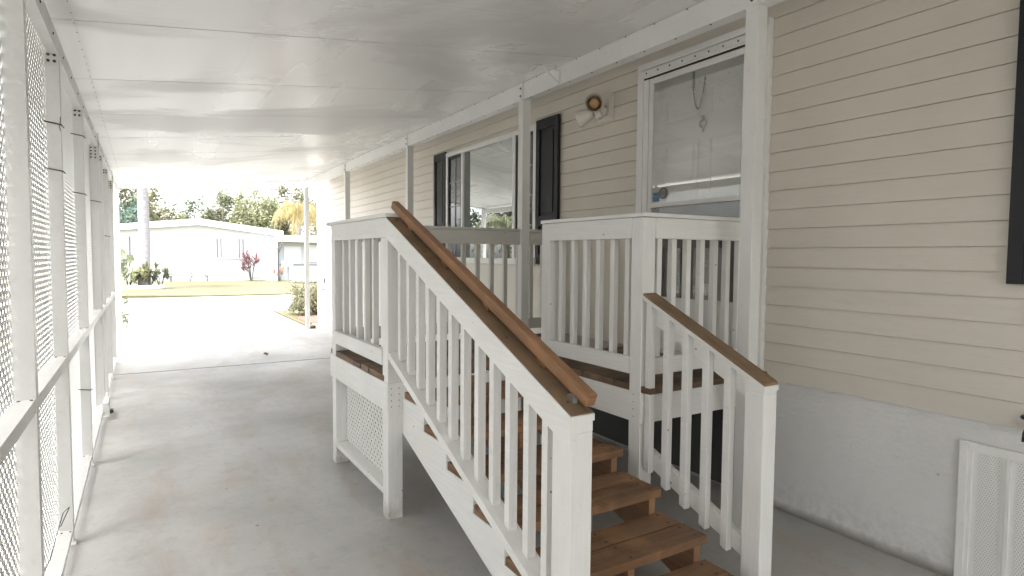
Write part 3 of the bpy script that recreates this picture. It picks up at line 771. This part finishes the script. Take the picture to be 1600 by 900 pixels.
for i, z in enumerate(tops):
    b = MB(); y0 = fronts[i]
    for k in range(2):
        ya = y0+.150*k-.002; j = random.uniform(-.004, .004); dz = random.uniform(-.002, .002)
        b.box(XI+.003, 2.135+j, ya, ya+.14, z-.038+dz, z+dz, 0, random.random()*.8)
        for x in (XI+.025, 1.70, 2.09):
            for dy in (.03, .11): b.disc((x+random.uniform(-.012, .012), ya+dy+random.uniform(-.01, .01), z+dz), (0, 0, 1), .0075, 7, 1, .0012)
    b.build('tread', [M['tread'], M['nail']], st, .004)
# outer railing: post, sloping boards outside, balusters, brown cap, round handrail on blocks
SL = .42
def zl(y, z0, y0=1.54): return z0+SL*(y-y0)
b = MB(); b.box(XA, XA+.089, 1.54, 1.645, .002, .945); b.prism([(1.54, .9455), (1.645, .9455), (1.645, 1.0285), (1.54, .9845)], 0, XA+.001, XA+.088)
b.build('newel_post', WW, st, .004)
def slope_board(x0, x1, ya, yb, zlo, zhi, mat, name, par=st, slope=SL, yref=1.54, mi=0):
    f = lambda y, z: z+slope*(y-yref)
    q = MB(); q.prism([(ya, f(ya, zlo)), (yb, f(yb, zlo)), (yb, f(yb, zhi)), (ya, f(ya, zhi))], 0, x0, x1)
    return q.build(name, mat, par, .003)
SL = .42
tr = slope_board(XA-.004, XA+.032, 1.541, 3.262, .893, .985, WW, 'railing')
slope_board(XA+.002, XA+.088, 1.6455, 3.25, .221, .262, WW, 'bottom_rail', tr, .418)
slope_board(XA-.006, XI+.003, 1.535, 3.262, .9855, 1.007, WW, 'cap', tr)
n = 12
for k in range(n):
    y = 1.645 + (3.25-1.645)*(k+.7)/(n+.35); j = random.uniform(-.004, .004)
    q = MB(); q.prism([(y-.018+j, zl(y-.018, .262)), (y+.018+j, zl(y+.018, .262)), (y+.018+j, zl(y+.018, .984)), (y-.018+j, zl(y-.018, .984))], 0, XA+.034, XA+.070)
    q.build('baluster', WW, tr, .003)
q = MB(); q.prism([(1.538, zl(1.538, 1.0075)), (3.264, zl(3.264, 1.0075)), (3.264, zl(3.264, 1.012)), (1.538, zl(1.538, 1.012))], 0, XA-.003, XI+.001)
for k in range(9):
    y = 1.6+k*.2; q.disc((XA+.03+.03*(k % 2), y, zl(y, 1.012)), (0, -SL, 1), .006, 7, 1, .0015)
q.box(XA+.045, XA+.062, 1.59, 1.625, 1.03, 1.058, 2); q.build('cap_board', [M['cap'], M['nail'], M['steel']], tr, .002)
def rail_xyz(y): return (XI-.018, y, zl(y, 1.058))
q = MB(); q.beam(rail_xyz(1.525), rail_xyz(3.33), .042, .048)
hr = q.build('handrail', M['handrail'], st, .008); hr.modifiers[0].segments = 2
for y in (1.78, 2.2, 2.62, 3.05):
    q = MB(); q.prism([(y, zl(y, 1.0125)), (y+.05, zl(y+.05, 1.0125)), (y+.05, zl(y+.05, 1.034)), (y, zl(y, 1.034))], 0, XI-.03, XI-.008); q.build('bracket', M['handrail'], hr, .002)
# inner railing beside the landing
X2 = XB+.004
b = MB(); b.box(X2, X2+.089, 1.625, 1.722, .002, .935); b.prism([(1.625, .9355), (1.722, .9355), (1.722, .994), (1.625, .949)], 0, X2+.001, X2+.088); b.build('newel_post', WW, st, .004)
S2 = .465
ri = slope_board(X2+.037, X2+.070, 1.7225, 2.362, .85, .955, WW, 'railing', st, S2, 1.635)
slope_board(X2+.037, X2+.072, 1.7225, 2.40, .163, .252, WW, 'bottom_rail', ri, .40, 1.735)
slope_board(X2-.003, X2+.092, 1.620, 2.3665, .9555, .977, WW, 'cap', ri, S2, 1.635)
slope_board(X2-.001, X2+.091, 1.622, 2.3665, .9775, .990, M['cap'], 'cap_board', ri, S2, 1.635)
for k in range(5):
    y = 2.325-k*.127
    f0 = lambda yy: .150+.40*(yy-1.735); f1 = lambda yy: .9535+S2*(yy-1.635)
    q = MB(); q.prism([(y-.018, f0(y-.018)), (y+.018, f0(y+.018)), (y+.018, f1(y+.018)), (y-.018, f1(y-.018))], 0, X2, X2+.036); q.build('baluster', WW, ri, .003)

lf = thing('dry_leaf', (1.55, 9.6, .002), 'small curled dry leaf lying on the carport floor', 'leaf')
b = MB()
for i in range(4):
    y0, y1 = 9.6+.03*i, 9.63+.03*i; w0, w1 = (.0, .03, .04, .025, .0)[i], (.0, .03, .04, .025, .0)[i+1]; z0, z1 = (.004, .012, .016, .02, .03)[i], (.004, .012, .016, .02, .03)[i+1]
    b.face([(1.55-w0, y0, z0+.012), (1.55, y0, z0), (1.55, y1, z1), (1.55-w1, y1, z1+.012)]); b.face([(1.55, y0, z0), (1.55+w0, y0, z0+.012), (1.55+w1, y1, z1+.012), (1.55, y1, z1)])
b.build('leaf_blade', plain('dry leaf', (.16, .10, .055), .8), lf)
# ------------------------------------------------------------------ vegetation helpers
def leaves(b, n, center, rad, size, clumps=0, mi=0, up=.3, shell=.0, aspect=.5):
    center = Vector(center)
    cl = []
    for _ in range(clumps):
        while True:
            p = Vector((random.uniform(-1, 1), random.uniform(-1, 1), random.uniform(-1, 1)))
            if .25+shell*.3 < p.length < 1: break
        cl.append((p, random.uniform(.18, .38)))
    for _ in range(n):
        if cl:
            p, r_ = random.choice(cl); d = Vector((random.gauss(0, 1), random.gauss(0, 1), random.gauss(0, 1)))*r_*.55; p = p+d
        else:
            while True:
                p = Vector((random.uniform(-1, 1), random.uniform(-1, 1), random.uniform(-1, 1)))
                if p.length < 1: break
        c = center + Vector((p.x*rad[0], p.y*rad[1], p.z*rad[2]))
        a = Vector((random.gauss(0, 1), random.gauss(0, 1), random.gauss(0, 1)*.7+up)).normalized()
        s_ = a.cross(Vector((random.gauss(0, 1), random.gauss(0, 1), random.gauss(0, 1)))).normalized()
        L = size*random.uniform(.6, 1.3); w = L*aspect
        b.face([c-a*L/2, c+s_*w/2, c+a*L/2, c-s_*w/2], mi, min(1, max(0, random.gauss(.45, .28))))
def tree(name, x, y, h, rad, label, mat, n=2600, size=.4, clumps=26, tr=.16, group='trees behind the neighbour house', crown_z=None):
    t = thing(name, (x, y, 0), label, 'tree', group)
    b = MB(); cz_ = crown_z or h-rad[2]
    b.tube([(x, y, -.05), (x+.05, y, cz_*.5), (x-.03, y+.04, cz_), (x, y, cz_+rad[2]*.5)], [tr, tr*.8, tr*.55, tr*.2], 8)
    for k in range(7):
        a = random.uniform(0, 6.28); e = Vector((math.cos(a)*rad[0]*.65, math.sin(a)*rad[1]*.65, random.uniform(.1, .6)*rad[2]))
        o = Vector((x, y, cz_*random.uniform(.6, .95))); b.tube([o, o+e*.5+Vector((0, 0, .15)), Vector((x, y, cz_))+e], [tr*.4, tr*.25, tr*.1], 6)
    b.build('trunk', M['trunk'], t, smooth=True)
    b = MB(); leaves(b, n, (x, y, cz_), rad, size, clumps); b.build('crown', M[mat], t)
    return t
def frond(b, o, az, L, droop, lift, w=.3, n=14, mi=0, hang=.5):
    pts = []
    for i in range(n+1):
        t = i/n; r_ = L*t*(1-.25*t*droop); z = lift*L*math.sin(min(t*1.6, 1.57)) - droop*L*t*t
        pts.append(Vector((o[0]+math.cos(az)*r_, o[1]+math.sin(az)*r_, o[2]+z)))
    b.tube(pts, [.03]*(n)+[.008], 4, mi, .3, False)
    side = Vector((-math.sin(az), math.cos(az), 0))
    for i in range(1, n+1):
        d = (pts[i]-pts[i-1]); ww = w*math.sin(math.pi*min(.97, .12+.85*i/n))
        for s_ in (1, -1):
            for h_ in (0, .5):
                p = pts[i-1]+d*h_; e = p + side*s_*ww*random.uniform(.8, 1.1) + d*.9 - Vector((0, 0, ww*hang*random.uniform(.6, 1.3)))
                q_ = p+d*.32
                b.face([p, q_, e], mi, min(1, max(0, random.gauss(.5, .25))))
def palm(name, x, y, h, r, L, nf, mat, label, droop=.75, tr_mat='palm_trunk', group=None, w=.5, lift=.45, hang=.8, spread=None):
    t = thing(name, (x, y, 0), label, 'palm tree', group)
    b = MB(); b.tube([(x, y, -.05), (x, y, .25), (x+.02, y, h*.35), (x-.02, y, h*.7), (x, y, h)], [r*1.25, r*1.05, r, r*.92, r*.8], 14); b.build('trunk', M[tr_mat], t, smooth=True)
    b = MB()
    for k in range(nf):
        frond(b, (x, y, h), 2.4*k+random.uniform(-.2, .2), L*random.uniform(.8, 1.1), droop*random.uniform(.5, 1.3), lift*random.uniform(.4, 1.4), w, 14, 0, hang)
    b.build('crown', M[mat], t)
    return t
def shrub_plant(name, x, y, h, w, mat, label, cat='plant', n=14, lw=.07, group=None, stems=4):
    t = thing(name, (x, y, 0), label, cat, group)
    b = MB(); S = []
    for k in range(stems):
        a = random.uniform(0, 6.28); e = Vector((x+math.cos(a)*w*.4, y+math.sin(a)*w*.4, h*random.uniform(.55, .9))); S.append(e)
        b.tube([(x+math.cos(a)*.03, y+math.sin(a)*.03, 0), ((x+e.x)/2, (y+e.y)/2, e.z*.6), e], [.018, .014, .008], 5)
    b.build('stem', M['trunk'], t)
    b = MB()
    for e in S:
        for k in range(n):
            a = random.uniform(0, 6.28); el = random.uniform(-.1, 1.3); L = h*random.uniform(.22, .4)
            d = Vector((math.cos(a)*math.cos(el), math.sin(a)*math.cos(el), math.sin(el))); o = e-Vector((0, 0, random.uniform(0, h*.35)))
            s_ = d.cross(Vector((0, 0, 1))).normalized()*lw/2
            b.face([o, o+d*L*.5+s_, o+d*L, o+d*L*.5-s_], 0, min(1, max(0, random.gauss(.5, .3))))
    b.build('foliage', M[mat], t)
    return t

# ------------------------------------------------------------------ across the street
HY = 37.6
nb = thing('neighbor_house', (2.7, HY, 0), 'low white house with a shallow gable roof across the street', 'house')
b = MB(); b.prism([(-1.9, 0), (6.55, 0), (6.55, 2.75), (2.62, 3.25), (-1.9, 2.68)], 1, HY, HY+9); b.build('wall', M['house_white'], nb)
b = MB(); x0, xm, x1 = -2.6, 2.62, 7.0
b.prism([(x0, 2.80-.31+.08), (xm, 3.12), (x1, 2.58), (x1, 2.90), (xm, 3.46), (x0, 2.86)], 1, HY-.4, HY+9.4); b.build('roof', M['house_roof'], nb)
for (a, c) in ((-1.75, -.60), (3.55, 4.85)):
    f = onebox('window', (a, c, HY-.05, HY-.002, 1.30, 2.38), M['house_white'], nb)
    b = MB()
    for xx in ((a-.03, a+.16, c-.2, c) if a > 0 else (c-.02,)): b.box(xx, xx+.045, HY-.075, HY-.051, 1.32, 2.40)
    b.build('jamb', M['slit'], f)
    onebox('sill', (a-.25, c+.15, HY-.09, HY-.052, 1.255, 1.295), M['house_white'], f)
b = MB(); b.box(6.05, 6.6, HY-.9, HY-.01, 0, 2.5); b.box(5.0, 6.04, HY-.03, HY-.003, .2, 2.35); b.build('utility_closet', M['house_white'], nb)
b = MB(); b.tube([(6.35, 35.2, 0), (6.35, 35.2, 1.9)], .05, 8); b.tube([(6.35, 35.2, 1.5), (6.62, 35.2, 2.4)], .03, 6); b.build('downpipe', M['slit'], nb)
el = thing('flat_roof_house', (9.5, 40, 0), 'pale blue flat roofed house wing partly hidden by the carport corner', 'house')
b = MB(); b.box(6.62, 16, 37.1, 44, 0, 2.25); b.build('wall', M['pale_blue'], el)
b = MB(); b.box(6.55, 16.4, 36.2, 44.4, 2.26, 2.62); b.build('roof', M['house_roof'], el)
f = onebox('window', (7.0, 7.95, 37.02, 37.098, 1.0, 2.0), M['house_white'], el); onebox('window', (8.3, 9.9, 37.02, 37.098, 1.1, 2.1), M['house_white'], el)
b = MB()
for k in range(3):
    for i in range(2): b.box(9.0+.12*i, 9.09+.12*i, 36.97, 37.015, 1.55+.2*k, 1.70+.2*k)
b.build('ornament', M['slit'], el)
b = MB(); b.box(6.7, 16, 37.04, 37.09, .92, .98); b.build('trim', M['grey_box'], el)
mb_ = thing('mailbox', (6.5, 33.9, 0), 'grey mailbox on a short post on the far lawn', 'mailbox')
b = MB(); b.box(6.60, 6.66, 33.95, 34.01, 0, .98); b.build('post', M['grey_box'], mb_)
b = MB(); b.prism([(6.33, .86), (6.85, .86), (6.85, 1.12), (6.75, 1.2), (6.43, 1.2), (6.33, 1.12)], 1, 33.75, 34.2); b.build('box', M['grey_box'], mb_, .02)
pl = thing('planter_curb', (7.3, 33, 0), 'low white curved planter edge on the far lawn', 'planter')
b = MB(); b.tube([(7.3+.55*math.cos(a*.5236), 33+.35*math.sin(a*.5236), .18) for a in range(13)], .13, 8); b.build('edging', M['house_white'], pl, smooth=True)

ring = thing('planter_ring', (0, 29.9, 0), 'round white planter ring around the foot of the palm trunk', 'planter')
b = MB(); b.tube([(.68*math.cos(a*math.pi/12), 29.9+.6*math.sin(a*math.pi/12), .10) for a in range(25)], .10, 8); b.build('edging', M['house_roof'], ring, smooth=True)
palm('tall_palm', 0.03, 30.0, 7.5, .22, 2.4, 16, 'leaf_mid', 'thick pale palm trunk rising out of the white planter ring')
for k, (dx, dy, h, mm, lab) in enumerate([(-.55, -.1, .95, 'leaf_pale', 'leafy pale shrub at the lattice side of the white planter ring'), (-.2, -.35, 1.05, 'leaf_pale', 'pale green shrub in front of the palm trunk in the planter ring'), (.25, -.2, 1.15, 'leaf_olive', 'tallest olive shrub beside the palm trunk in the planter ring'), (.6, .05, .95, 'leaf_mid', 'green spiky shrub at the street house end of the planter ring')]):
    shrub_plant('planter_shrub', dx, 29.9+dy, h, .6, mm, lab, 'shrub', 15, .11, 'shrubs in the planter ring', 6)
for x, h, mm, lab in ((1.24, .58, 'leaf_dark', 'small dark plant nearest the planter ring against the white house wall'), (2.14, .68, 'leaf_red', 'small pinkish plant in the middle of the white house wall'), (3.03, .45, 'leaf_dark', 'smallest plant against the white house wall')):
    shrub_plant('wall_plant', x, HY-.35, h, .3, mm, lab, 'plant', 7, .06, 'small plants along the white house wall', 3)
shrub_plant('ti_plant', 5.2, 37.0-.2, 1.75, .9, 'leaf_red', 'tall purple red leafy plant against the white house wall', 'plant', 16, .10, None, 8)
shrub_plant('croton', 6.55, 35.9, .75, .7, 'leaf_orange', 'small orange leafed shrub at the corner of the white house', 'shrub', 14, .09, None, 5)
hg = thing('round_bush', (3.75, 15.6, 0), 'rounded leafy green bush beside the far carport post', 'bush')
b = MB()
for k in range(9):
    a = k*.7; b.tube([(3.75+.06*math.cos(a), 15.6+.06*math.sin(a), 0), (3.75+.3*math.cos(a), 15.6+.3*math.sin(a), .35), (3.75+.5*math.cos(a), 15.6+.5*math.sin(a), .6)], [.02, .014, .006], 5)
b.build('stem', M['trunk'], hg)
b = MB(); leaves(b, 5200, (3.75, 15.6, .40), (.70, .72, .40), .07, 60, shell=.6); leaves(b, 1500, (3.75, 15.6, .36), (.68, .7, .34), .07); b.build('foliage', M['leaf_olive'], hg)
vn = thing('climbing_vine', (-.5, 13.3, 0), 'trailing green vine by the white end post of the lattice', 'vine')
b = MB(); b.tube([(-.62, 13.2, 0), (-.5, 13.25, .7), (-.42, 13.2, 1.4), (-.2, 13.2, 1.55)], [.015, .012, .01, .006], 6); b.build('stem', M['trunk'], vn)
b = MB(); leaves(b, 26, (-.30, 13.2, 1.38), (.16, .15, .20), .16, 0, aspect=.7); leaves(b, 24, (-.33, 13.2, .45), (.10, .12, .34), .12, 0, aspect=.6); leaves(b, 60, (-.65, 13.2, .9), (.2, .2, .7), .15, 0, aspect=.6); b.build('foliage', M['leaf_mid'], vn)

# trees over the roofs
tree('broadleaf_tree', -1.6, 52, 9.0, (2.6, 2.2, 4.0), 'tall olive tree seen beside the white end post', 'leaf_olive', 5200, .34, 46, .25)
tree('dense_bush', -1.1, 46, 4.9, (1.5, 1.2, 1.9), 'dark blue green bushy tree between white end post and pale palm trunk', 'leaf_blue', 2600, .26, 24, .12)
tree('low_tree', 1.3, 60, 5.3, (2.2, 1.6, 2.2), 'low brownish tree line above the lower slope of the roof', 'leaf_olive', 2800, .30, 30, .14)
tree('sparse_tree', 4.1, 62, 6.6, (1.9, 1.6, 2.3), 'sparse tree with sky gaps behind the roof ridge', 'leaf_dark', 1500, .30, 22, .14)
tree('rounded_tree', 6.3, 61, 7.3, (1.9, 1.6, 2.6), 'rounded mid green tree behind the white roof', 'leaf_mid', 3000, .32, 30, .16)
tree('yellow_tree', 7.4, 57, 7.1, (.9, .9, 2.5), 'slim yellow green tree between two greener ones', 'leaf_pale', 1700, .28, 18, .12)
tree('broad_tree', 9.4, 62, 7.5, (2.2, 1.8, 2.7), 'broad pale green tree beside the golden palm', 'leaf_pale', 3400, .32, 34, .18)
tree('tall_tree', 12.8, 66, 9.0, (3.0, 2.0, 3.2), 'tallest green tree behind the golden palm', 'leaf_olive', 3600, .34, 36, .2)
tree('backdrop_tree', 15.8, 63, 8.3, (2.2, 2.0, 3.2), 'dark tree in the gap between far post and siding', 'leaf_mid', 2800, .34, 30, .2)
palm('golden_palm', 9.75, 46, 4.7, .17, 2.5, 30, 'leaf_gold', 'palm with drooping golden fronds behind the flat roofed house', 1.05, w=.55, lift=.55, hang=1.6)
palm('young_palm', -8.3, 25, 3.1, .16, 1.9, 24, 'leaf_pale', 'young green palm reflected in the picture window', .8, w=.42)
tree('street_tree', -20, 44, 9, (4, 3, 3.5), 'darker tree reflected in the window far along the street', 'leaf_dark', 2600, .4, 30, .2, None)
ng = thing('white_house', (-18, 2, 0), 'long white house seen through the lattice holes', 'house')
b = MB(); b.box(-21, -14.2, -12, 13, 0, 2.9); b.build('wall', M['house_white'], ng)
b = MB(); b.prism([(-21.4, 2.9), (-13.8, 2.9), (-17.6, 4.0)], 1, -12.4, 13.4); b.build('roof', M['house_roof'], ng)
